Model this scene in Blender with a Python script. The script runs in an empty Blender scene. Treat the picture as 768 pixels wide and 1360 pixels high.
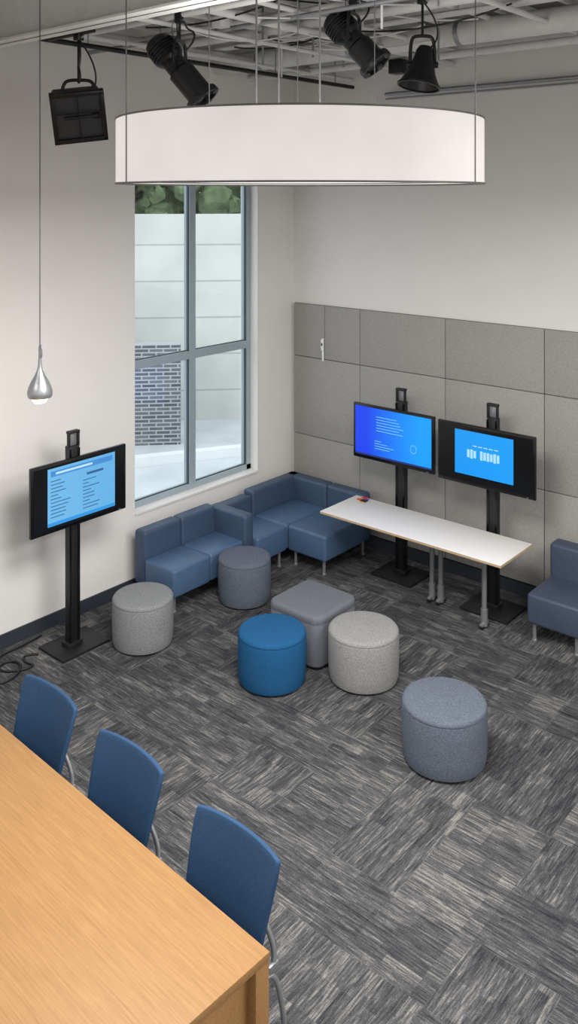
import bpy, bmesh, math, random
from mathutils import Vector, Matrix, Quaternion
random.seed(7)
S=bpy.context.scene
COL=S.collection
# ---------------------------------------------------------------- materials
def nodes(name):
    m=bpy.data.materials.new(name); m.use_nodes=True
    nt=m.node_tree
    b=nt.nodes['Principled BSDF']
    return m,nt,b
def srgb(r,g,b):
    f=lambda c:(c/255/12.92) if c/255<=0.04045 else ((c/255+0.055)/1.055)**2.4
    return (f(r),f(g),f(b),1)
def N(nt,t,**k):
    n=nt.nodes.new(t)
    for a,v in k.items(): setattr(n,a,v)
    return n
def simple(name,col,rough=0.5,metal=0.0,nscale=0,namp=0.0,bump=0.0,bscale=None,stretch=(1,1,1),spec=0.5):
    m,nt,b=nodes(name)
    b.inputs['Roughness'].default_value=rough
    b.inputs['Metallic'].default_value=metal
    b.inputs['Specular IOR Level'].default_value=spec
    tc=N(nt,'ShaderNodeTexCoord'); mp=N(nt,'ShaderNodeMapping'); mp.inputs['Scale'].default_value=stretch
    nt.links.new(tc.outputs['Object'],mp.inputs[0])
    no=N(nt,'ShaderNodeTexNoise'); no.inputs['Scale'].default_value=nscale or 20; no.inputs['Detail'].default_value=4
    nt.links.new(mp.outputs[0],no.inputs[0])
    mr=N(nt,'ShaderNodeMapRange'); mr.inputs[1].default_value=.3; mr.inputs[2].default_value=.7
    mr.inputs[3].default_value=1-namp; mr.inputs[4].default_value=1+namp
    nt.links.new(no.outputs[0],mr.inputs[0])
    mx=N(nt,'ShaderNodeVectorMath',operation='SCALE'); mx.inputs[0].default_value=col[:3]
    nt.links.new(mr.outputs[0],mx.inputs['Scale'])
    nt.links.new(mx.outputs[0],b.inputs['Base Color'])
    if bump>0:
        bp=N(nt,'ShaderNodeBump'); bp.inputs['Strength'].default_value=bump; bp.inputs['Distance'].default_value=.01
        n2=N(nt,'ShaderNodeTexNoise'); n2.inputs['Scale'].default_value=bscale or nscale; n2.inputs['Detail'].default_value=3
        nt.links.new(mp.outputs[0],n2.inputs[0]); nt.links.new(n2.outputs[0],bp.inputs['Height'])
        nt.links.new(bp.outputs[0],b.inputs['Normal'])
    return m
def emit(name,col,strength):
    m,nt,b=nodes(name)
    b.inputs['Base Color'].default_value=(0.02,0.02,0.02,1)
    b.inputs['Roughness'].default_value=.3
    b.inputs['Emission Color'].default_value=col; b.inputs['Emission Strength'].default_value=strength
    return m
M_wall=simple('wall_paint',srgb(227,225,222),.85,nscale=3,namp=.012,bump=.05,bscale=180)
M_ceil=simple('ceiling_paint',srgb(112,112,113),.9,nscale=4,namp=.06)
M_white=simple('white_paint_metal',srgb(208,208,206),.6,nscale=8,namp=.05)
M_base=simple('baseboard_rubber',srgb(46,52,60),.6,nscale=10,namp=.05)
M_rim=simple('lamp_rim_grey',srgb(96,94,92),.5,nscale=10,namp=.05)
M_panel=simple('acoustic_panel_fabric',srgb(159,157,153),.95,nscale=150,namp=.16,bump=.4,bscale=200,stretch=(1,1,.7),spec=.1)
M_seam=simple('panel_seam',srgb(80,79,77),.9)
M_frame=simple('window_aluminium',srgb(158,173,181),.4,.1,nscale=10,namp=.03)
M_black=simple('black_powdercoat',srgb(24,24,26),.5,nscale=60,namp=.1)
M_blackm=simple('black_stage_light',srgb(17,17,18),.38,.2,nscale=60,namp=.15)
M_blk2=simple('screen_bezel',srgb(12,13,15),.22)
M_chrome=simple('brushed_steel',srgb(178,180,184),.32,.75,nscale=40,namp=.05)
M_grey=simple('grey_metal',srgb(150,152,155),.4,.6,nscale=40,namp=.05)
M_alu=simple('satin_aluminium',srgb(150,152,156),.35,.7,nscale=30,namp=.03)
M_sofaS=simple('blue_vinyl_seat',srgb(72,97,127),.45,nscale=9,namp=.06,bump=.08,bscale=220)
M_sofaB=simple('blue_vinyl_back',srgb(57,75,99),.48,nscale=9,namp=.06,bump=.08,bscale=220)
M_arm=simple('slate_vinyl',srgb(62,72,92),.5,nscale=9,namp=.06,bump=.08,bscale=220)
M_oBlue=simple('blue_wool',srgb(32,86,130),.9,nscale=90,namp=.14,bump=.5,bscale=260,spec=.15)
M_oDark=simple('slate_tweed',srgb(97,104,116),.95,nscale=150,namp=.36,bump=.6,bscale=240,spec=.1)
M_oLight=simple('light_tweed',srgb(145,145,144),.95,nscale=150,namp=.32,bump=.6,bscale=240,spec=.1)
M_oMid=simple('mid_tweed',srgb(134,136,138),.95,nscale=150,namp=.34,bump=.6,bscale=240,spec=.1)
M_oSq=simple('grey_felt',srgb(105,108,115),.95,nscale=120,namp=.12,bump=.4,bscale=260,spec=.1)
M_chair=simple('navy_chair_upholstery',srgb(42,71,103),.7,nscale=90,namp=.12,bump=.2,bscale=260,spec=.25)
M_lam=simple('white_laminate',srgb(228,226,224),.35,nscale=5,namp=.01)
M_edge=simple('plywood_edge',srgb(180,158,128),.6,nscale=30,namp=.1)
M_conc=simple('concrete_terrace',srgb(198,203,206),.9,nscale=2,namp=.09,bump=.2,bscale=40)
M_leaf=simple('foliage',srgb(118,136,100),.9,nscale=3,namp=.55)
M_bark=simple('bark',srgb(80,65,50),.9,nscale=12,namp=.2)
M_cable=simple('cable_black',srgb(14,14,16),.5)
M_wire=simple('steel_wire',srgb(105,105,105),.4,.6)
M_plast=simple('white_plastic',srgb(235,235,235),.4)

def wood():
    m,nt,b=nodes('oak_veneer'); b.inputs['Roughness'].default_value=.5; b.inputs['Specular IOR Level'].default_value=.3
    tc=N(nt,'ShaderNodeTexCoord'); mp=N(nt,'ShaderNodeMapping'); mp.inputs['Scale'].default_value=(2.6,70,70)
    nt.links.new(tc.outputs['Object'],mp.inputs[0])
    a=N(nt,'ShaderNodeTexNoise'); a.inputs['Scale'].default_value=1.5; a.inputs['Detail'].default_value=6; a.inputs['Roughness'].default_value=.7
    nt.links.new(mp.outputs[0],a.inputs[0])
    r=N(nt,'ShaderNodeValToRGB'); e=r.color_ramp.elements
    e[0].position=.28; e[0].color=srgb(134,98,60); e[1].position=.72; e[1].color=srgb(160,123,79)
    nt.links.new(a.outputs[0],r.inputs[0]); nt.links.new(r.outputs[0],b.inputs['Base Color'])
    bp=N(nt,'ShaderNodeBump'); bp.inputs['Strength'].default_value=.08; bp.inputs['Distance'].default_value=.004
    nt.links.new(a.outputs[0],bp.inputs['Height']); nt.links.new(bp.outputs[0],b.inputs['Normal'])
    return m
M_wood=wood()

def carpet():
    m,nt,b=nodes('carpet_tiles'); b.inputs['Roughness'].default_value=1; b.inputs['Specular IOR Level'].default_value=.05
    L=nt.links.new
    g=N(nt,'ShaderNodeTexCoord')
    def mapping(sc,rot=0,loc=(0,0,0)):
        mp=N(nt,'ShaderNodeMapping'); mp.inputs['Scale'].default_value=sc; mp.inputs['Rotation'].default_value=(0,0,rot); mp.inputs['Location'].default_value=loc
        L(g.outputs['Object'],mp.inputs[0]); return mp
    def floorv(src):
        f=N(nt,'ShaderNodeVectorMath',operation='FLOOR'); L(src.outputs[0],f.inputs[0]); return f
    def wn(src):
        w=N(nt,'ShaderNodeTexWhiteNoise',noise_dimensions='3D'); L(src.outputs[0],w.inputs['Vector']); return w
    tile=floorv(mapping((1/.46,1/.46,0)))
    wt=wn(tile)
    wo=wn(floorv(mapping((1/.46,1/.46,0),loc=(40,12,3))))
    gt=N(nt,'ShaderNodeMath',operation='GREATER_THAN'); L(wo.outputs[0],gt.inputs[0]); gt.inputs[1].default_value=.5
    def layer(flip):
        f=(lambda a,b_,c:(a,b_,c)) if not flip else (lambda a,b_,c:(b_,a,c))
        n=N(nt,'ShaderNodeTexNoise'); n.inputs['Scale'].default_value=1; n.inputs['Detail'].default_value=4; n.inputs['Roughness'].default_value=.7
        L(mapping(f(6.5,96,1)).outputs[0],n.inputs[0])
        w=wn(floorv(mapping(f(8,76,0))))
        w2=wn(floorv(mapping(f(5,16,0))))
        a=N(nt,'ShaderNodeMath',operation='MULTIPLY_ADD'); L(w.outputs[0],a.inputs[0]); a.inputs[1].default_value=.20
        mr=N(nt,'ShaderNodeMapRange'); mr.inputs[1].default_value=.32; mr.inputs[2].default_value=.68; mr.inputs[3].default_value=-.02; mr.inputs[4].default_value=.62; L(n.outputs[0],mr.inputs[0])
        L(mr.outputs[0],a.inputs[2])
        c=N(nt,'ShaderNodeMath',operation='MULTIPLY_ADD'); L(w2.outputs[0],c.inputs[0]); c.inputs[1].default_value=.26; L(a.outputs[0],c.inputs[2])
        return c
    A=layer(False); B=layer(True)
    mix=N(nt,'ShaderNodeMix',data_type='FLOAT'); L(gt.outputs[0],mix.inputs[0]); L(A.outputs[0],mix.inputs[2]); L(B.outputs[0],mix.inputs[3])
    t=N(nt,'ShaderNodeMath',operation='MULTIPLY_ADD'); L(wt.outputs[0],t.inputs[0]); t.inputs[1].default_value=.14; L(mix.outputs[0],t.inputs[2])
    s=N(nt,'ShaderNodeMath',operation='SUBTRACT'); L(t.outputs[0],s.inputs[0]); s.inputs[1].default_value=.08
    r=N(nt,'ShaderNodeValToRGB'); e=r.color_ramp.elements
    e[0].position=.13; e[0].color=srgb(44,45,48); e[1].position=.94; e[1].color=srgb(132,130,126)
    x=e.new(.4); x.color=srgb(65,66,69); x=e.new(.64); x.color=srgb(85,85,86)
    L(s.outputs[0],r.inputs[0]); 
    f=N(nt,'ShaderNodeTexNoise'); f.inputs['Scale'].default_value=240; L(g.outputs['Object'],f.inputs[0])
    mr=N(nt,'ShaderNodeMapRange'); mr.inputs[1].default_value=.3; mr.inputs[2].default_value=.7; mr.inputs[3].default_value=.62; mr.inputs[4].default_value=1.35; L(f.outputs[0],mr.inputs[0])
    v=N(nt,'ShaderNodeVectorMath',operation='SCALE'); L(r.outputs[0],v.inputs[0]); L(mr.outputs[0],v.inputs['Scale'])
    L(v.outputs[0],b.inputs['Base Color'])
    bp=N(nt,'ShaderNodeBump'); bp.inputs['Strength'].default_value=.35; bp.inputs['Distance'].default_value=.004
    L(s.outputs[0],bp.inputs['Height']); L(bp.outputs[0],b.inputs['Normal'])
    return m
M_carpet=carpet()

def brickmat(name,c1,c2,mo,w,h,msz=.01,rough=.9):
    m,nt,b=nodes(name); b.inputs['Roughness'].default_value=rough
    tc=N(nt,'ShaderNodeTexCoord'); sp=N(nt,'ShaderNodeSeparateXYZ'); cb=N(nt,'ShaderNodeCombineXYZ')
    L=nt.links.new; L(tc.outputs['Object'],sp.inputs[0]); L(sp.outputs[0],cb.inputs[0]); L(sp.outputs[2],cb.inputs[1])
    br=N(nt,'ShaderNodeTexBrick'); br.inputs['Scale'].default_value=1; br.inputs['Brick Width'].default_value=w; br.inputs['Row Height'].default_value=h
    br.inputs['Mortar Size'].default_value=msz; br.inputs['Color1'].default_value=c1; br.inputs['Color2'].default_value=c2; br.inputs['Mortar'].default_value=mo
    L(cb.outputs[0],br.inputs[0])
    no=N(nt,'ShaderNodeTexNoise'); no.inputs['Scale'].default_value=1.3; no.inputs['Detail'].default_value=5; L(tc.outputs['Object'],no.inputs[0])
    mr=N(nt,'ShaderNodeMapRange'); mr.inputs[1].default_value=.3; mr.inputs[2].default_value=.7; mr.inputs[3].default_value=.9; mr.inputs[4].default_value=1.08; L(no.outputs[0],mr.inputs[0])
    v=N(nt,'ShaderNodeVectorMath',operation='SCALE'); L(br.outputs[0],v.inputs[0]); L(mr.outputs[0],v.inputs['Scale'])
    L(v.outputs[0],b.inputs['Base Color'])
    return m
M_facade=brickmat('facade_panels',srgb(214,214,208),srgb(207,207,202),srgb(176,178,176),3.2,.62,.014)
M_brick=brickmat('dark_split_brick',srgb(84,88,92),srgb(118,120,122),srgb(176,180,183),.22,.06,.011)

def glassmat():
    m=bpy.data.materials.new('window_glass'); m.use_nodes=True; nt=m.node_tree; nt.nodes.clear()
    o=N(nt,'ShaderNodeOutputMaterial'); t=N(nt,'ShaderNodeBsdfTransparent'); t.inputs[0].default_value=(.95,.975,.98,1)
    g=N(nt,'ShaderNodeBsdfGlossy'); g.inputs['Roughness'].default_value=.02
    mx=N(nt,'ShaderNodeMixShader'); L=nt.links.new
    mx.inputs[0].default_value=.04; L(t.outputs[0],mx.inputs[1]); L(g.outputs[0],mx.inputs[2]); L(mx.outputs[0],o.inputs[0])
    return m
M_glass=glassmat()

def shademat():
    m,nt,b=nodes('lamp_shade_fabric'); b.inputs['Base Color'].default_value=srgb(178,172,168); b.inputs['Roughness'].default_value=.9
    b.inputs['Specular IOR Level'].default_value=.1
    tc=N(nt,'ShaderNodeTexCoord'); n=N(nt,'ShaderNodeTexNoise'); n.inputs['Scale'].default_value=2.2
    nt.links.new(tc.outputs['Object'],n.inputs[0])
    mr=N(nt,'ShaderNodeMapRange'); mr.inputs[1].default_value=.3; mr.inputs[2].default_value=.7; mr.inputs[3].default_value=.46; mr.inputs[4].default_value=.56
    nt.links.new(n.outputs[0],mr.inputs[0])
    b.inputs['Emission Color'].default_value=(1,.945,.92,1); nt.links.new(mr.outputs[0],b.inputs['Emission Strength'])
    return m
M_shade=shademat()
M_diff=emit('lamp_diffuser',(1,.97,.95,1),1.0)

# ---------------------------------------------------------------- geometry helpers
def link(o,parent=None):
    COL.objects.link(o)
    if parent: o.parent=parent
    return o
def empty(name,loc=(0,0,0),rotz=0):
    e=bpy.data.objects.new(name,None); e.empty_display_size=.1; e.location=loc; e.rotation_euler=(0,0,rotz)
    return link(e)
def mesh_from_bm(name,bm,mat,parent=None,smooth=True):
    me=bpy.data.meshes.new(name); bm.to_mesh(me); bm.free()
    me.materials.append(mat)
    if smooth:
        for p in me.polygons: p.use_smooth=True
        try: me.set_sharp_from_angle(angle=math.radians(35))
        except Exception: pass
    return link(bpy.data.objects.new(name,me),parent)
def box(name,lo,hi,mat,parent=None,bevel=0,seg=3):
    bm=bmesh.new(); bmesh.ops.create_cube(bm,size=1)
    c=[(a+b)/2 for a,b in zip(lo,hi)]; s=[abs(b-a) for a,b in zip(lo,hi)]
    for v in bm.verts: v.co=Vector((v.co.x*s[0],v.co.y*s[1],v.co.z*s[2]))
    if bevel>0:
        bmesh.ops.bevel(bm,geom=bm.edges[:]+bm.verts[:],offset=bevel,segments=seg,profile=.5,affect='EDGES')
    o=mesh_from_bm(name,bm,mat,parent,bevel>0); o.location=c
    return o
def tube(name,p,q,r,mat,parent=None,r2=None,seg=20):
    p=Vector(p); q=Vector(q); d=q-p
    bm=bmesh.new(); bmesh.ops.create_cone(bm,cap_ends=True,segments=seg,radius1=r,radius2=r if r2 is None else r2,depth=d.length)
    o=mesh_from_bm(name,bm,mat,parent); o.location=(p+q)/2
    o.rotation_mode='QUATERNION'; o.rotation_quaternion=Vector((0,0,1)).rotation_difference(d.normalized())
    return o
def lathe(name,prof,mat,parent=None,seg=48,loc=(0,0,0)):
    bm=bmesh.new(); rings=[]
    for r,z in prof:
        if r<1e-5: rings.append([bm.verts.new((0,0,z))])
        else: rings.append([bm.verts.new((r*math.cos(2*math.pi*i/seg),r*math.sin(2*math.pi*i/seg),z)) for i in range(seg)])
    for a,b in zip(rings,rings[1:]):
        for i in range(seg):
            j=(i+1)%seg
            if len(a)==1 and len(b)==1: continue
            if len(a)==1: bm.faces.new((a[0],b[j],b[i]))
            elif len(b)==1: bm.faces.new((a[i],a[j],b[0]))
            else: bm.faces.new((a[i],a[j],b[j],b[i]))
    bmesh.ops.recalc_face_normals(bm,faces=bm.faces)
    o=mesh_from_bm(name,bm,mat,parent); o.location=loc
    return o
def wire(name,pts,r,mat,parent=None,smooth=True,cyclic=False):
    cu=bpy.data.curves.new(name,'CURVE'); cu.dimensions='3D'; cu.bevel_depth=r; cu.bevel_resolution=3; cu.use_fill_caps=True
    if smooth:
        sp=cu.splines.new('NURBS'); sp.points.add(len(pts)-1); sp.order_u=4 if len(pts)>3 else 3; sp.use_endpoint_u=True; sp.use_cyclic_u=cyclic
        for a,b in zip(sp.points,pts): a.co=(*b,1)
    else:
        sp=cu.splines.new('POLY'); sp.points.add(len(pts)-1); sp.use_cyclic_u=cyclic
        for a,b in zip(sp.points,pts): a.co=(*b,1)
    ob=bpy.data.objects.new(name,cu)
    COL.objects.link(ob)
    dg=bpy.context.evaluated_depsgraph_get(); me=bpy.data.meshes.new_from_object(ob.evaluated_get(dg))
    bpy.data.objects.remove(ob)
    me.materials.clear(); me.materials.append(mat)
    for p in me.polygons: p.use_smooth=True
    return link(bpy.data.objects.new(name,me),parent)

# ---------------------------------------------------------------- room shell
XR,YF,ZC=10.5,-11.0,5.3
box('floor',(-.3,YF-.2,-.12),(XR+.2,.2,0),M_carpet)
box('ceiling',(-.3,YF-.2,ZC),(XR+.2,.2,ZC+.15),M_ceil)
WY0,WY1,WZ0,WZ1=-2.29,-.60,.70,4.02
w=empty('wall_left')
box('wall_near',(-.25,YF,0),(0,WY0,ZC),M_wall,w)
box('wall_far',(-.25,WY1,0),(0,0,ZC),M_wall,w)
box('wall_below',(-.25,WY0,0),(0,WY1,WZ0),M_wall,w)
box('wall_above',(-.25,WY0,WZ1),(0,WY1,ZC),M_wall,w)
box('wall_back',(-.25,0,0),(XR,.2,ZC),M_wall)
box('wall_right',(XR,YF,0),(XR+.2,.2,ZC),M_wall)
box('wall_front',(-.25,YF-.2,0),(XR+.2,YF,ZC),M_wall)
box('baseboard_left',(0,YF,0),(.015,-.02,.115),M_base)
box('baseboard_back',(.0,-.045,0),(XR,0,.115),M_base)
# window
wn=empty('window_1')
fx0,fx1=-.18,-.10
box('frame_left',(fx0,WY0,WZ0),(fx1,WY0+.06,WZ1),M_frame,wn)
box('frame_right',(fx0,WY1-.065,WZ0),(fx1,WY1,WZ1),M_frame,wn)
box('frame_bottom',(fx0,WY0,WZ0),(fx1,WY1,WZ0+.07),M_frame,wn)
box('frame_top',(fx0,WY0,WZ1-.06),(fx1,WY1,WZ1),M_frame,wn)
box('mullion_vertical',(fx0,-1.505,WZ0+.05),(fx1+.005,-1.425,WZ1-.05),M_frame,wn)
box('mullion_horizontal',(fx0,WY0+.05,2.035),(fx1+.003,WY1-.05,2.115),M_frame,wn)
M_gask=simple('glazing_gasket',srgb(60,66,70),.6)
for i,(a,b) in enumerate([(WY0+.06,-1.505),(-1.425,WY1-.065)]):
    for j,(c,d) in enumerate([(WZ0+.07,2.035),(2.115,WZ1-.06)]):
        box('glass_%d_%d'%(i,j),(-.145,a,c),(-.139,b,d),M_glass,wn)
        box('gasket_l_%d_%d'%(i,j),(-.137,a,c),(-.125,a+.008,d),M_gask,wn)
        box('gasket_r_%d_%d'%(i,j),(-.137,b-.008,c),(-.108,b,d),M_gask,wn)
        box('gasket_b_%d_%d'%(i,j),(-.137,a,c),(-.125,b,c+.008),M_gask,wn)
        box('gasket_t_%d_%d'%(i,j),(-.137,a,d-.008),(-.125,b,d),M_gask,wn)
box('trim_1',(-.10,WY0,WZ0),(.02,WY1,WZ0+.018),M_wall)
# acoustic panels
ap=empty('acoustic_wall_panel')
xs=[.035,.957,1.99,3.015,4.05,5.08,6.1]
rows=[(.125,1.02),(1.02,1.89),(1.89,2.48)]
box('backing',(.036,-.012,.12),(6.1,0,2.478),M_seam,ap)
for i in range(len(xs)-1):
    for j,(a,b) in enumerate(rows):
        if i==0 and j==2:
            for k,(p,q) in enumerate([(.035,.48),(.48,.957)]):
                box('panel_%d_%d_%d'%(i,j,k),(p+.003,-.04,a+.003),(q-.003,-.01,b-.003),M_panel,ap,.006,2)
        else: box('panel_%d_%d'%(i,j),(xs[i]+.003,-.04,a+.003),(xs[i+1]-.003,-.01,b-.003),M_panel,ap,.006,2)
sw=empty('wall_control')
box('plate',(.45,-.048,1.87),(.475,-.04,2.12),M_plast,sw,.003,2)
box('handset',(.445,-.062,1.99),(.478,-.047,2.11),M_plast,sw,.004,2)
box('buttons',(.452,-.064,2.04),(.470,-.0615,2.07),M_base,sw)

# ---------------------------------------------------------------- sofas
def leg(e,n,x,y,z=.16):
    tube('leg_%d'%n,(x,y,.012),(x,y,z),.016,M_chrome,e); tube('foot_%d'%n,(x,y,0),(x,y,.014),.022,M_chrome,e)
def seatbox(e,n,x0,x1,y0,y1,mat=None,z0=.15,z1=.40):
    box('seat_%s'%n,(x0+.003,y0+.003,z0),(x1-.003,y1-.003,z1),mat or M_sofaS,e,.028,4)
def backbox(e,n,x0,x1,y0,y1,z1=.64,mat=None,z0=.15):
    box('back_%s'%n,(x0+.002,y0+.002,z0),(x1-.002,y1-.002,z1),mat or M_sofaB,e,.03,4)
so=empty('modular_sofa')
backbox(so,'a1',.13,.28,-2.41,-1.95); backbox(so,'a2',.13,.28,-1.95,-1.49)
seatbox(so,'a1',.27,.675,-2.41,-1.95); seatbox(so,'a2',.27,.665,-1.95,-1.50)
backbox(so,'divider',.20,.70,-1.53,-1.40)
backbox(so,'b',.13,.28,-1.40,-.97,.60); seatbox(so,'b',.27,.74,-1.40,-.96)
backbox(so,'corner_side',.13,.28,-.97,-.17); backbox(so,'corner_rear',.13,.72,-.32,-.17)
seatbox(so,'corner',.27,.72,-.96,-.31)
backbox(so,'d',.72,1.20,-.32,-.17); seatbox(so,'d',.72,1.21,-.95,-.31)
n=0
for x,y in [(.2,-2.34),(.60,-2.34),(.60,-1.57),(.2,-1.57),(.68,-1.33),(.68,-1.02),(.78,-.88),(1.14,-.88),(1.14,-.24),(.78,-.24),(.2,-.24)]:
    n+=1; leg(so,n,x,y)
ac=empty('lounge_chair')
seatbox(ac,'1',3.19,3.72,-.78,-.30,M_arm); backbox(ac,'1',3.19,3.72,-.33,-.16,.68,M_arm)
for n,(x,y) in enumerate([(3.24,-.72),(3.60,-.72),(3.24,-.22),(3.60,-.22)]): leg(ac,n+1,x,y)

# ---------------------------------------------------------------- ottomans
def ottoman(name,x,y,r,h,mat,rot=0):
    e=empty(name,(x,y,0),rot)
    prof=[(0,.012),(r-.03,.012),(r-.012,.02),(r-.004,.05),(r,.12),(r+.002,h*.6),(r,h-.055),(r-.002,h-.045)]
    lathe('side',prof+[(r-.006,h-.042)],mat,e,64)
    prof=[(r-.006,h-.043),(r-.001,h-.038)]
    for i in range(1,8):
        a=i/7*math.pi/2; prof.append((r-.03+.03*math.cos(a),h-.036+.03*math.sin(a)))
    prof+=[(r*.6,h+.001),(0,h+.005)]
    lathe('top_cushion',prof,mat,e,64)
    lathe('glide_ring',[(0,0),(r-.06,0),(r-.06,.014),(0,.014)],M_base,e,32)
    return e
ottoman('round_ottoman',.80,-2.86,.25,.405,M_oMid)
ottoman('round_ottoman',.91,-1.76,.24,.41,M_oDark)
ottoman('round_ottoman',1.98,-2.58,.260,.40,M_oBlue)
ottoman('round_ottoman',2.49,-2.10,.270,.40,M_oLight)
ottoman('round_ottoman',3.45,-2.53,.277,.40,M_oDark,.4)
sq=empty('square_ottoman',(1.93,-2.025,0),0)
def rbox(name,hx,z0,z1,rc,mat,parent,rt=.03):
    bm=bmesh.new(); rings=[]
    def ring(inset,z):
        h=hx-inset; r=max(rc-inset,.01); pts=[]
        for (sx,sy,a0) in ((1,1,0),(-1,1,90),(-1,-1,180),(1,-1,270)):
            for k in range(9):
                a=math.radians(a0+k*90/8); pts.append(bm.verts.new((sx*(h-r)+r*math.cos(a),sy*(h-r)+r*math.sin(a),z)))
        return pts
    prof=[(.02,z0),(.004,z0+.015),(0,z0+.05),(0,z1-.075),(.003,z1-.067),(.003,z1-.063),(0,z1-.055)]
    for k in range(7):
        a=k/6*math.pi/2; prof.append((rt-rt*math.cos(a),z1-rt+rt*math.sin(a)))
    rings=[ring(*p) for p in prof]
    for a,b in zip(rings,rings[1:]):
        n=len(a)
        for i in range(n): bm.faces.new((a[i],a[(i+1)%n],b[(i+1)%n],b[i]))
    bm.faces.new(rings[0][::-1]); bm.faces.new(rings[-1])
    return mesh_from_bm(name,bm,mat,parent)
rbox('body',.268,.02,.42,.085,M_oSq,sq)
for i,(a,b) in enumerate([(-.2,-.2),(.2,-.2),(.2,.2),(-.2,.2)]): tube('glide_%d'%i,(a,b,0),(a,b,.03),.02,M_base,sq)

# ---------------------------------------------------------------- screens
def screen_mat(name,c1,c2,strength,axis=0,half=.4):
    m,nt,b=nodes(name); L=nt.links.new
    tc=N(nt,'ShaderNodeTexCoord'); sp=N(nt,'ShaderNodeSeparateXYZ'); L(tc.outputs['Object'],sp.inputs[0])
    mr=N(nt,'ShaderNodeMapRange'); mr.inputs[1].default_value=-half; mr.inputs[2].default_value=half; L(sp.outputs[axis],mr.inputs[0])
    r=N(nt,'ShaderNodeValToRGB'); r.color_ramp.elements[0].color=c1; r.color_ramp.elements[1].color=c2; L(mr.outputs[0],r.inputs[0])
    b.inputs['Base Color'].default_value=(.01,.01,.01,1); b.inputs['Roughness'].default_value=.25
    L(r.outputs[0],b.inputs['Emission Color']); b.inputs['Emission Strength'].default_value=strength
    return m
def display(x,y,rotz,pole_top,zc,w,h,kind,off=.15,bx=0,bf=-.20):
    e=empty('display_stand',(x,y,0),rotz)
    box('base_plate',(-.23+bx,bf,0),(.23+bx,.18,.022),M_black,e,.004,2)
    box('base_collar',(-.07,-.05,.02),(.07,.05,.06),M_black,e,.005,2)
    box('column',(-.05,-.03,.05),(.05,.03,pole_top-.12),M_black,e,.006,2)
    for s in (-1,1):
        box('column_rib_%d'%(s+2),(s*.042-.010,-.036,.06),(s*.042+.010,-.028,pole_top-.14),M_blk2,e)
        box('handle_post_%d'%(s+2),(s*.045-.009,-.03,pole_top-.13),(s*.045+.009,.0,pole_top),M_black,e,.004,2)
    box('handle_bar',(-.054,-.035,pole_top-.02),(.054,.012,pole_top+.004),M_black,e,.006,2)
    box('handle_back',(-.035,-.005,pole_top-.13),(.035,.0,pole_top-.03),M_grey,e,.003,2)
    box('mount_plate',(-.16,-off+.04,zc-.12),(.16,-.03,zc+.12),M_black,e,.004,2)
    y0=-off-.03
    box('tv_rear',(-w/2+.08,-off-.0,zc-h/2+.05),(w/2-.08,-off+.045,zc+h/2-.05),M_black,e,.012,2)
    box('tv_body',(-w/2,y0+.004,zc-h/2),(w/2,-off+.005,zc+h/2),M_blk2,e,.006,3)
    bz=.022
    box('tv_panel',(-w/2+bz,y0+.001,zc-h/2+bz+.008),(w/2-bz,y0+.0045,zc+h/2-bz),M_blk2,e)
    def rect(nm,u0,u1,v0,v1,mat,lay=1):
        box(nm,(-w/2+u0*w,y0+.001-.0012*lay,zc-h/2+v0*h),(-w/2+u1*w,y0+.001-.0012*(lay-1),zc-h/2+v1*h),mat,e)
    if kind=='left':
        rect('picture',.16,.87,.10,.93,screen_mat('left_screen',srgb(120,198,246),srgb(105,186,240),.9))
        rect('picture_header',.19,.84,.81,.89,emit('hdr1',srgb(60,140,215),1),2)
        rect('picture_title',.24,.62,.835,.865,emit('txt1',srgb(190,230,250),1),3)
        t=emit('txt2',srgb(40,90,150),1); rr=random.Random(3)
        rect('picture_subtitle',.56,.74,.70,.735,t,2)
        for k in range(11):
            z=.74-k*.052
            rect('text_line_%d'%k,.19,.19+rr.uniform(.07,.2),z,z+.012,t,2)
            if k>1: rect('text_col_%d'%k,.52,.52+rr.uniform(.05,.2),z-.01,z+.002,t,2)
        rect('picture_footer',.16,.87,.10,.15,emit('ftr',srgb(40,150,225),1),2)
    elif kind=='mid':
        rect('picture',.03,.97,.07,.955,screen_mat('mid_screen',srgb(8,60,225),srgb(0,150,245),1.15,half=.3))
        t=emit('txt3',srgb(110,190,250),1.05); rr=random.Random(5)
        for k in range(6):
            z=.80-k*.05
            rect('text_line_%d'%k,.30,.30+rr.uniform(.1,.35),z,z+.012,t,2)
        for k in range(4):
            z=.36-k*.045
            rect('text_b_%d'%k,.28,.28+rr.uniform(.08,.25),z,z+.011,t,2)
        for k in range(14):
            a=k/14*6.283; 
            rect('logo_dot_%d'%k,.76+.035*math.cos(a)-.005,.76+.035*math.cos(a)+.005,.36+.07*math.sin(a)-.008,.36+.07*math.sin(a)+.008,t,2)
        rect('task_bar',.03,.97,.07,.10,emit('tb',srgb(10,40,120),1),2)
    else:
        rect('picture',.19,.79,.17,.90,screen_mat('right_screen',srgb(10,145,235),srgb(15,155,240),1.1))
        t=emit('txt4',srgb(170,225,250),1)
        for k,hh in enumerate([.13,.15,.12,.14,.15,.13,.14,.12,.15,.13]):
            if k==3: continue
            rect('chart_col_%d'%k,.32+k*.034,.346+k*.034,.53-hh*.5,.53+hh*.5,t,2)
        for k in range(5): rect('caption_%d'%k,.38+k*.055,.42+k*.055,.66,.675,t,2)
    box('power_led',(w/2-.08,y0-.001,zc-h/2+.008),(w/2-.06,y0+.004,zc-h/2+.013),M_grey,e)
    return e
display(.42,-3.285,math.pi/2,1.77,1.312,.92,.545,'left',.09,.03,-.16)
display(1.71,-.38,0,1.81,1.372,.925,.535,'mid',.14)
display(2.72,-.44,0,1.83,1.380,.945,.535,'right',.14)

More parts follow.
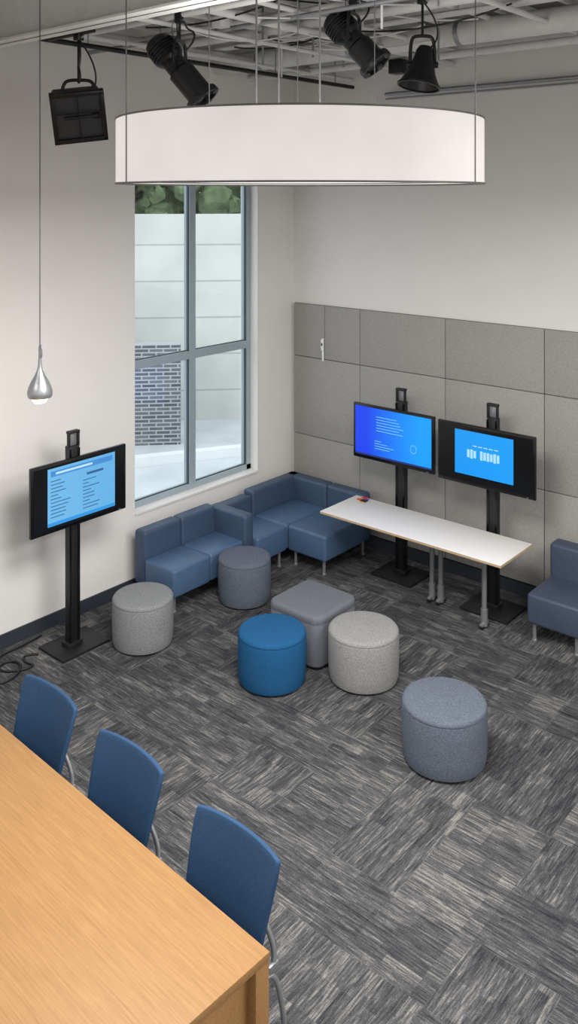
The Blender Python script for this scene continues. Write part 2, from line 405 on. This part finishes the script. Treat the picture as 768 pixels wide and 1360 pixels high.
# ---------------------------------------------------------------- white table
wt=empty('folding_table')
tx0,tx1,ty0,ty1=1.29,3.14,-1.13,-.555
box('top',(tx0,ty0,.702),(tx1,ty1,.724),M_lam,wt,.002,2)
box('edge_front',(tx0,ty0-.002,.7025),(tx1,ty0+.001,.721),M_edge,wt)
box('edge_left',(tx0-.002,ty0,.7025),(tx0+.001,ty1,.721),M_edge,wt)
box('edge_right',(tx1-.001,ty0,.7025),(tx1+.002,ty1,.721),M_edge,wt)
for i,(x,yy) in enumerate(((2.22,-.66),(2.31,-.66),(2.82,-.80))):
    tube('post_%d'%i,(x,yy,.05),(x,yy,.70),.022,M_grey,wt)
    tube('collar_%d'%i,(x,yy,.02),(x,yy,.16),.030,M_grey,wt)
    box('foot_%d'%i,(x-.016,yy-.06,.02),(x+.016,yy+.06,.05),M_grey,wt,.006,2)
    for k,dy in enumerate((-.045,.045)): tube('caster_%d_%d'%(i,k),(x-.015,yy+dy,.02),(x+.015,yy+dy,.02),.02,M_black,wt)
box('under_rail',(tx0+.1,-.83,.67),(tx1-.1,-.77,.70),M_grey,wt)
ph=empty('card_stack')
for i,(c,a,b) in enumerate([((210,90,40),0,0),((40,110,190),.05,.03),((200,50,60),.02,.06),((240,200,60),.06,-.03)]):
    box('card_%d'%i,(1.36+a,-.66+b,.7245+i*.0015),(1.42+a,-.61+b,.7255+i*.0015),simple('card%d'%i,srgb(*c),.5),ph)
box('phone',(1.42,-.68,.7245),(1.48,-.62,.734),M_black,ph,.003,2)

# ---------------------------------------------------------------- wood table
tb=empty('conference_table',(4.125,-4.995,0),-.05)
box('top',(-3.6,-1.75,.705),(0,0,.74),M_wood,tb,.002,2)
box('end_panel',(-.10,-1.71,0),(-.045,-.02,.705),M_wood,tb,.002,2)
box('end_panel_far',(-3.55,-1.71,0),(-3.50,-.02,.705),M_wood,tb)
box('corner_post',(-.045,-.075,0),(-.002,-.002,.705),M_wood,tb,.002,2)
box('corner_post_near',(-.045,-1.748,0),(-.002,-1.67,.705),M_wood,tb,.002,2)
box('stretcher',(-3.5,-.92,.55),(-.10,-.86,.705),M_wood,tb)

# ---------------------------------------------------------------- chairs
def chair(x,y,rot=0):
    e=empty('conference_chair',(x,y,0),rot)   # faces -y ; backrest at +y
    nu,nv=20,16; bm=bmesh.new(); g=[]
    for j in range(nv+1):
        row=[]
        for i in range(nu+1):
            u=-1+2*i/nu; v=-1+2*j/nv
            k=.085
            uu=u*math.sqrt(1-k*v**4); vv=v*math.sqrt(1-k*u**4)
            hw=.248+.020*vv
            X=uu*hw; Z=.678+.212*vv
            Y=.0+.045*vv+.012*(vv+1)**2*.5-.035*uu*uu
            row.append(bm.verts.new((X,Y,Z)))
        g.append(row)
    for j in range(nv):
        for i in range(nu): bm.faces.new((g[j][i],g[j][i+1],g[j+1][i+1],g[j+1][i]))
    bmesh.ops.recalc_face_normals(bm,faces=bm.faces)
    o=mesh_from_bm('backrest',bm,M_chair,e)
    md=o.modifiers.new('s','SOLIDIFY'); md.thickness=.026; md.offset=0
    b=o.modifiers.new('b','BEVEL'); b.width=.008; b.segments=3; b.limit_method='ANGLE'
    bm=bmesh.new(); g=[]
    for j in range(nv+1):
        row=[]
        for i in range(nu+1):
            u=-1+2*i/nu; v=-1+2*j/nv; k=.14
            uu=u*math.sqrt(1-k*v*v); vv=v*math.sqrt(1-k*u*u)
            row.append(bm.verts.new((uu*.235,-.25+vv*.215,.45+.012*uu*uu-.02*max(0,-vv)**3)))
        g.append(row)
    for j in range(nv):
        for i in range(nu): bm.faces.new((g[j][i],g[j][i+1],g[j+1][i+1],g[j+1][i]))
    o=mesh_from_bm('seat',bm,M_chair,e)
    md=o.modifiers.new('s','SOLIDIFY'); md.thickness=.035; md.offset=0
    b=o.modifiers.new('b','BEVEL'); b.width=.01; b.segments=3; b.limit_method='ANGLE'
    for s in (-1,1):
        wire('side_frame_%d'%(s+2),[(s*.20,.0,.62),(s*.235,.02,.54),(s*.245,.02,.46),(s*.245,-.02,.43),(s*.245,-.25,.42),(s*.245,-.42,.42),(s*.247,-.45,.40),(s*.25,-.47,.2),(s*.255,-.48,.0)],.012,M_chrome,e)
        wire('rear_leg_%d'%(s+2),[(s*.247,-.03,.43),(s*.256,.02,.44),(s*.258,.05,.3),(s*.262,.08,.0)],.012,M_chrome,e)
        box('bracket_%d'%(s+2),(s*.24-.018,-.03,.43),(s*.24+.018,.03,.47),M_grey,e,.006,2)
    tube('cross_bar',(-.245,-.2,.42),(.245,-.2,.42),.009,M_chrome,e)
    return e
chair(2.15,-4.695,-.03); chair(2.91,-4.735,-.03); chair(3.715,-4.79,-.03)

# ---------------------------------------------------------------- ring pendant lamp
RC=(3.61,-4.20); R=.90; zb,zt=3.752,4.058
rl=empty('drum_pendant_lamp',(RC[0],RC[1],0))
lathe('shade',[(R,zb),(R,zt),(R-.006,zt),(R-.006,zb),(R,zb)],M_shade,rl,128)
for nm,z in (('rim_bottom',zb),('rim_top',zt)):
    lathe(nm,[(R-.010,z-.004),(R+.004,z-.004),(R+.004,z+.004),(R-.010,z+.004),(R-.010,z-.004)],M_rim,rl,128)
lathe('diffuser',[(0,zb+.012),(R-.03,zb+.012),(R-.03,zb+.018),(0,zb+.018)],M_diff,rl,96)
lathe('inner_ring',[(R-.20,zb+.006),(R-.18,zb+.006),(R-.18,zb+.012),(R-.20,zb+.012),(R-.20,zb+.006)],M_grey,rl,96)
lathe('canopy_plate',[(0,zt-.06),(.5,zt-.06),(.5,zt-.05),(0,zt-.05)],M_white,rl,64)
for k in range(3):
    a=k*math.pi/3+.3; tube('spoke_%d'%k,(-(R-.01)*math.cos(a),-(R-.01)*math.sin(a),zt-.045),((R-.01)*math.cos(a),(R-.01)*math.sin(a),zt-.045),.008,M_white,rl)
for k,dg in enumerate((-30.5,210.5,90,125,60)):
    a=math.radians(40.65+dg)
    x,y=(R+.004)*math.cos(a),(R+.004)*math.sin(a)
    tube('cable_%d'%k,(x,y,zb if k<2 else zt),(x,y,ZC),.003,M_wire,rl,seg=8)
for k,(x,y) in enumerate([(-.2,-.1),(-.12,-.02),(.05,.1)]):
    tube('feed_%d'%k,(x,y,zt-.05),(x,y,ZC),.005,M_wire,rl,seg=8)

# small teardrop pendant
pp=empty('teardrop_pendant_lamp',(1.62,-4.38,0))
lathe('body',[(0,2.66),(.010,2.66),(.012,2.62),(.018,2.59),(.034,2.555),(.054,2.52),(.070,2.485),(.078,2.455),(.078,2.435),(.072,2.418),(.066,2.416),(.070,2.43),(0,2.46)],M_alu,pp)
M_bulb=emit('bulb_glow',(1,.80,.55,1),3)
lathe('bulb',[(0,2.45),(.05,2.43),(.052,2.41),(.036,2.385),(0,2.375)],M_bulb,pp)
tube('cord',(0,0,2.66),(0,0,ZC),.004,M_wire,pp,seg=8)
tube('cord_grip',(0,0,2.655),(0,0,2.74),.009,M_grey,pp)
wire('hanger_loop',[(.0,0,2.66),(.024,.0,2.67),(.028,0,2.71),(.018,0,2.75),(0,0,2.755)],.004,M_grey,pp)

# ---------------------------------------------------------------- stage lights
def aim(e,d,roll=0):
    z=-Vector(d).normalized(); x=Vector((0,0,1)).cross(z)
    x=x.normalized() if x.length>1e-4 else Vector((1,0,0)); y=z.cross(x)
    q=Matrix((x,y,z)).transposed().to_quaternion()
    e.rotation_mode='QUATERNION'; e.rotation_quaternion=q@Quaternion((0,0,1),roll)
def yoke(e,c,r,top,ax,spread):
    c=Vector(c); ax=Vector(ax).normalized(); z=Vector((0,0,1))
    a=c-ax*spread; b=c+ax*spread
    wire('yoke',[a,a+z*top*.5,a+z*top*.9+ax*spread*.1,c+z*top-ax*spread*.6,c+z*top,c+z*top+ax*spread*.6,b+z*top*.9-ax*spread*.1,b+z*top*.5,b],.012,M_blackm,e)
    for k,p in enumerate((a,b)): tube('yoke_knob_%d'%k,p-ax*.02,p+ax*.02,.022,M_blackm,e)
def clamp(e,p,ztop):
    x,y,z=p
    tube('clamp_stem',(x,y,z-.01),(x,y,ztop-.02),.009,M_blackm,e)
    box('clamp_body',(x-.03,y-.025,ztop-.05),(x+.03,y+.025,ztop+.045),M_blackm,e,.006,2)
    tube('clamp_bolt',(x-.05,y,ztop-.03),(x+.05,y,ztop-.03),.008,M_grey,e)
def profile_spot(loc,d,L=.46,ztop=4.95,ycol=.23,s=1.0):
    e=empty('stage_spotlight',loc)
    h=bpy.data.objects.new('head',None); link(h,e); aim(h,d)
    P=[(0,L/2),(.05,L/2),(.075,L/2-.02),(.085,L/2-.05)]
    for k in range(5):
        z=L/2-.06-k*.022; P+=[(.092,z),(.092,z-.01),(.083,z-.011),(.083,z-.021)]
    z=L/2-.06-.12
    P+=[(.085,z),(.065,z-.03),(.065,z-.10),(.078,z-.115),(.078,-L/2+.05),(.10,-L/2+.045),(.10,-L/2),(.085,-L/2),(.082,-L/2+.02),(0,-L/2+.03)]
    P=[(r*s,zz) for r,zz in P]
    lathe('barrel',P,M_blackm,h,40)
    lathe('lens',[(0,-L/2+.024),(.05,-L/2+.026),(.08*s,-L/2+.032)],M_blk2,h,32)
    for k in range(4):
        a=k*math.pi/2; box('colour_frame_%d'%k,(.098*math.cos(a)-.02*s,.098*math.sin(a)-.02*s,-L/2-.005),(.098*math.cos(a)+.02*s,.098*math.sin(a)+.02*s,-L/2+.04),M_blackm,h,.003,2)
    box('shutter_gate',(-.10,-.03,.03),(.10,.03,.055),M_blackm,h,.003,2)
    ax=Vector(d).cross(Vector((0,0,1)))
    yoke(e,(0,0,0),.1,ycol,ax,.115*s)
    clamp(e,(0,0,ycol),ztop-loc[2])
    wire('power_cable',[(.05,0,.12),(.10,.05,.18),(.08,.08,.30),(.02,.04,.26),(.03,0,ztop-loc[2])],.007,M_cable,e)
    wire('power_cable_b',[(-.05,0,.1),(-.10,.02,.16),(-.05,.06,.24),(-.07,.02,.34),(.0,0,ztop-loc[2])],.006,M_cable,e)
    wire('safety_cable',[(0,0,ycol),(-.06,-.04,ycol+.02),(-.08,-.03,ycol+.12),(0,0,ztop-loc[2]+.03)],.003,M_wire,e)
    return e
rt=Vector((.759,.6517,0)); fw=Vector((-.6513,.7585,0)); up=Vector((0,0,1))
profile_spot((1.91,-3.46,4.56),rt*.62-up*.75-fw*.12,.56,4.93,.20,1.2)
profile_spot((2.82,-2.67,4.76),rt*.62-up*.72-fw*.25,.49,5.06,.19,1.2)
pc=empty('par_can_light',(3.19,-2.38,4.59))
h=bpy.data.objects.new('head',None); link(h,pc); aim(h,-rt*.18-up*.95-fw*.12)
lathe('can',[(0,.13),(.045,.13),(.06,.10),(.068,.05),(.10,-.06),(.145,-.15),(.142,-.15),(.095,-.05),(0,.0)],M_blackm,h,40)
lathe('rim',[(.138,-.145),(.150,-.145),(.150,-.158),(.138,-.158),(.138,-.145)],M_blackm,h,40)
yoke(pc,(0,0,0),.1,.20,rt,.085); clamp(pc,(0,0,.20),5.06-4.59)
wire('power_cable',[(0,0,.1),(.09,.08,.12),(.12,.10,.26),(0,0,.44)],.006,M_cable,pc)
fl=empty('flood_light',(1.43,-3.95,4.24))
h=bpy.data.objects.new('head',None); link(h,fl); aim(h,rt*.28-up*.40-fw*.85,-.14)
box('housing',(-.16,-.16,-.02),(.16,.16,.14),M_blackm,h,.02,3)
box('front_rail_top',(-.18,.15,-.06),(.18,.18,0),M_blackm,h,.003,2); box('front_rail_bottom',(-.18,-.18,-.06),(.18,-.15,0),M_blackm,h,.003,2)
box('front_rail_l',(-.18,-.18,-.06),(-.15,.18,0),M_blackm,h,.003,2); box('front_rail_r',(.15,-.18,-.06),(.18,.18,0),M_blackm,h,.003,2)
box('reflector',(-.15,-.15,-.03),(.15,.15,-.019),simple('dark_reflector',srgb(62,64,68),.3,.3),h)
tube('tungsten_tube',(-.1,0,-.045),(.1,0,-.045),.010,M_black,h)
box('grille_v',(-.004,-.15,-.058),(.004,.15,-.05),M_blackm,h); box('grille_h',(-.15,.03,-.058),(.15,.038,-.05),M_blackm,h)
for k in range(5): box('cooling_fin_%d'%k,(-.12,-.10+k*.05-.004,.135),(.12,-.10+k*.05+.004,.165),M_blackm,h)
yoke(fl,(0,0,0),.1,.24,rt,.12); clamp(fl,(0,0,.24),4.80-4.24)
wire('chain',[(0,0,.22),(.03,.0,.27),(-.03,0,.33),(.03,0,.38),(0,0,.54)],.010,M_blackm,fl)
wire('power_cable',[(.0,.05,.1),(.12,.10,.18),(.10,.10,.34),(0,0,.52)],.006,M_cable,fl)

# ---------------------------------------------------------------- ceiling steel / pipes
cs=empty('ceiling_pipework')
tube('black_batten',(1.06,-4.1,4.80),(1.06,-.3,4.80),.020,M_blackm,cs)
tube('batten_spur',(1.06,-3.95,4.80),(1.6,-3.95,4.80),.016,M_blackm,cs)
tube('batten_cross_1',(.3,-3.45,4.94),(5.5,-3.45,4.94),.024,M_white,cs)
tube('batten_cross_2',(.3,-2.52,5.07),(6.5,-2.52,5.07),.024,M_white,cs)
def ibeam(n,p,q,w,hgt,z):
    (x0,y0),(x1,y1)=p,q
    box(n+'_web',(x0,y0-.008,z),(x1,y0+.008,z+hgt),M_white,cs)
    for k,zz in enumerate((z,z+hgt-.015)): box(n+'_flange%d'%k,(x0,y0-w/2,zz),(x1,y0+w/2,zz+.015),M_white,cs)
ibeam('beam_main',(0,-4.15),(XR,-4.15),.16,.36,4.77)
ibeam('beam_far',(0,-1.75),(XR,-1.75),.12,.20,5.05)
tube('duct_1',(0,-1.2,5.02),(XR,-1.2,5.02),.10,M_white,cs,seg=32)
for k in range(8): tube('duct_collar_%d'%k,(.6+k*1.1,-1.2,5.02),(.64+k*1.1,-1.2,5.02),.105,M_grey,cs,seg=32)
tube('pipe_2',(0,-.72,4.94),(XR,-.72,4.94),.035,M_white,cs)
tube('pipe_3',(0,-.40,5.06),(XR,-.40,5.06),.05,M_white,cs)
tube('pipe_4',(0,-3.0,5.12),(XR,-3.0,5.12),.05,M_white,cs)
tube('pipe_5',(0,-2.15,5.06),(XR,-2.15,5.06),.04,M_white,cs)
tube('pipe_6',(0,-3.75,5.02),(XR,-3.75,5.02),.03,M_white,cs)
tube('pipe_7',(0,-2.8,4.96),(XR,-2.8,4.96),.018,M_grey,cs)
tube('pipe_8',(0,-.95,5.12),(XR,-.95,5.12),.025,M_white,cs)
tube('conduit_wall',(1.3,-.06,4.73),(XR,-.06,4.73),.018,M_grey,cs)
tube('conduit_wall_2',(1.3,-.06,4.68),(XR,-.06,4.68),.010,M_grey,cs)
for k in range(14):
    x=.35+k*.55; box('joist_%d'%k,(x-.02,-6.0,5.17),(x+.02,-.02,5.3),M_white,cs)
for k,(x,z,r) in enumerate([(2.05,4.98,.03),(.55,5.0,.045),(3.1,5.1,.022),(1.5,5.08,.028),(2.65,5.14,.04),(.85,4.92,.016),(1.75,4.90,.018),(2.35,5.02,.020),(3.6,5.0,.022)]):
    tube('pipe_y%d'%k,(x,-4.05,z),(x,-.02,z),r,M_white,cs)
for k,(x,y) in enumerate([(1.06,-3.6),(1.06,-2.9),(1.06,-1.5),(1.06,-.6),(2.4,-3.45),(3.4,-2.52),(2.2,-2.52),(4.2,-2.52),(2.9,-3.45),(1.5,-3.45)]):
    tube('hanger_rod_%d'%k,(x,y,4.80 if x==1.06 else 4.94),(x,y,ZC),.006,M_grey,cs,seg=8)
rr=random.Random(11)
for k in range(10):
    x,y=rr.uniform(1.3,3.6),rr.uniform(-3.0,-.6)
    tube('strut_%d'%k,(x,y,rr.uniform(4.72,4.95)),(x,y,5.3),.009,M_white if k%2 else M_grey,cs,seg=8)
for k in range(16):
    a=(rr.uniform(1.0,2.6),rr.uniform(-3.5,-1.8),rr.uniform(4.92,5.15)); b=(a[0]+rr.uniform(.3,1.3),a[1]+rr.uniform(.2,1.3),rr.uniform(4.95,5.2))
    m=[(a[i]+b[i])/2 for i in range(3)]; m[2]-=rr.uniform(.05,.22)
    wire('loose_cable_%d'%k,[a,m,b],.007,M_blackm if k%3==2 else M_white,cs)
for k,(x,y) in enumerate([(1.5,-2.2),(1.9,-1.5),(2.3,-1.0),(1.75,-2.9)]):
    box('junction_box_%d'%k,(x-.05,y-.05,4.95),(x+.05,y+.05,5.03),M_white,cs,.006,2)
box('track_end_box',(1.9,-.9,4.80),(2.04,-.76,4.93),M_blackm,cs,.01,2)

fc=empty('floor_cable',(.3,-3.9,0))
def off(pts): return [(x-.3,y+3.9,z) for x,y,z in pts]
wire('power_cord',off([(.32,-3.54,.010),(.22,-3.62,.010),(.34,-3.70,.010),(.46,-3.62,.010),(.42,-3.80,.010),(.28,-3.90,.010),(.20,-3.76,.010),(.34,-3.68,.016),(.50,-3.84,.010),(.46,-4.02,.010),(.30,-4.08,.010),(.2,-4.3,.010),(.1,-4.6,.010)]),.009,M_cable,fc)
wire('extension_lead',off([(.08,-3.35,.010),(.12,-3.55,.010),(.08,-3.75,.010),(.22,-3.86,.010),(.40,-3.93,.010),(.52,-4.10,.010),(.42,-4.35,.010)]),.008,M_cable,fc)

# ---------------------------------------------------------------- exterior
box('ground_terrace',(-22,-12,-.35),(-.25,18,-.15),M_conc)
ang=math.radians(40.65+6)
def oriented(name,cx,cy,w,d,z0,z1,mat,rot):
    o=box(name,(-w/2,-d/2,z0),(w/2,d/2,z1),mat); o.location=(cx,cy,(z0+z1)/2); o.rotation_euler=(0,0,rot); return o
oriented('exterior_wall',-4.6,2.8,16,.3,-.16,3.36,M_facade,ang)
oriented('brick_garden_wall',-4.95,.35,3.6,.3,-.16,1.38,M_brick,ang)
oriented('terrace_curb',-3.2,.6,5,.16,-.16,-.02,M_plast,ang+.25)
def tree(x,y,s):
    e=empty('tree',(x,y,-.2)); rr=random.Random(int(x*100)+3)
    tube('trunk',(0,0,0),(0,0,3.2*s),.14,M_bark,e,.09)
    bm=bmesh.new()
    for k in range(110):
        c=Vector((rr.gauss(0,.9),rr.gauss(0,.9),3.9+rr.gauss(0,.7)))*s
        m=Matrix.Translation(c)@Matrix.Rotation(rr.random()*3,4,'X')
        bmesh.ops.create_icosphere(bm,subdivisions=2,radius=rr.uniform(.12,.32)*s,matrix=m)
    for v in bm.verts: v.co+=Vector((rr.gauss(0,.05),rr.gauss(0,.05),rr.gauss(0,.05)))
    mesh_from_bm('crown',bm,M_leaf,e,False)
for x,y,s in [(-8.6,3.2,1.15),(-7.3,4.6,1.2),(-6.0,6.0,1.1),(-9.8,1.8,1.2),(-4.6,7.4,1.2),(-11,.4,1.1)]: tree(x,y,s)

# ---------------------------------------------------------------- lights
W=bpy.data.worlds.new('World'); S.world=W; W.use_nodes=True
bg=W.node_tree.nodes['Background']; bg.inputs[0].default_value=(.90,.95,1,1); bg.inputs[1].default_value=1.9
def area(name,loc,size,power,col=(1,.98,.96),rot=(0,0,0),shape='SQUARE',sy=None):
    l=bpy.data.lights.new(name,'AREA'); l.energy=power; l.color=col; l.shape=shape; l.size=size
    if sy: l.shape='RECTANGLE'; l.size_y=sy
    o=bpy.data.objects.new(name,l); o.location=loc; o.rotation_euler=rot; return link(o)
area('fill_light_a',(7.8,-3.2,4.5),2.2,300)  # this and the next two: unseen area lamps added to fill the room
area('fill_light_b',(7.6,-8.7,4.5),2.2,175)
area('fill_light_c',(2.4,-8.2,4.5),2.2,120)
area('drum_light',(RC[0],RC[1],zb-.02),1.6,190,(1,.97,.94),shape='DISK')
area('uplight_fill',(RC[0],RC[1],zt+.02),1.5,34,(1,.98,.96),rot=(math.pi,0,0),shape='DISK')  # extra upward lamp over the drum, added to brighten the ceiling
p=bpy.data.lights.new('pendant_bulb_light','POINT'); p.energy=4; p.color=(1,.85,.65); p.shadow_soft_size=.03
o=bpy.data.objects.new('pendant_bulb_light',p); o.location=(1.62,-4.38,2.33); link(o)

# ---------------------------------------------------------------- camera
cam=bpy.data.cameras.new('camera'); co=bpy.data.objects.new('camera',cam); link(co)
co.location=(6.40,-7.53,3.70); co.rotation_euler=(math.pi/2,0,math.radians(40.65))
cam.sensor_fit='VERTICAL'; cam.sensor_height=36; cam.lens=1157/1360*36
cam.shift_y=-(680-258)/1360; cam.clip_start=.05; cam.clip_end=200
S.camera=co
S.view_settings.view_transform='Standard'
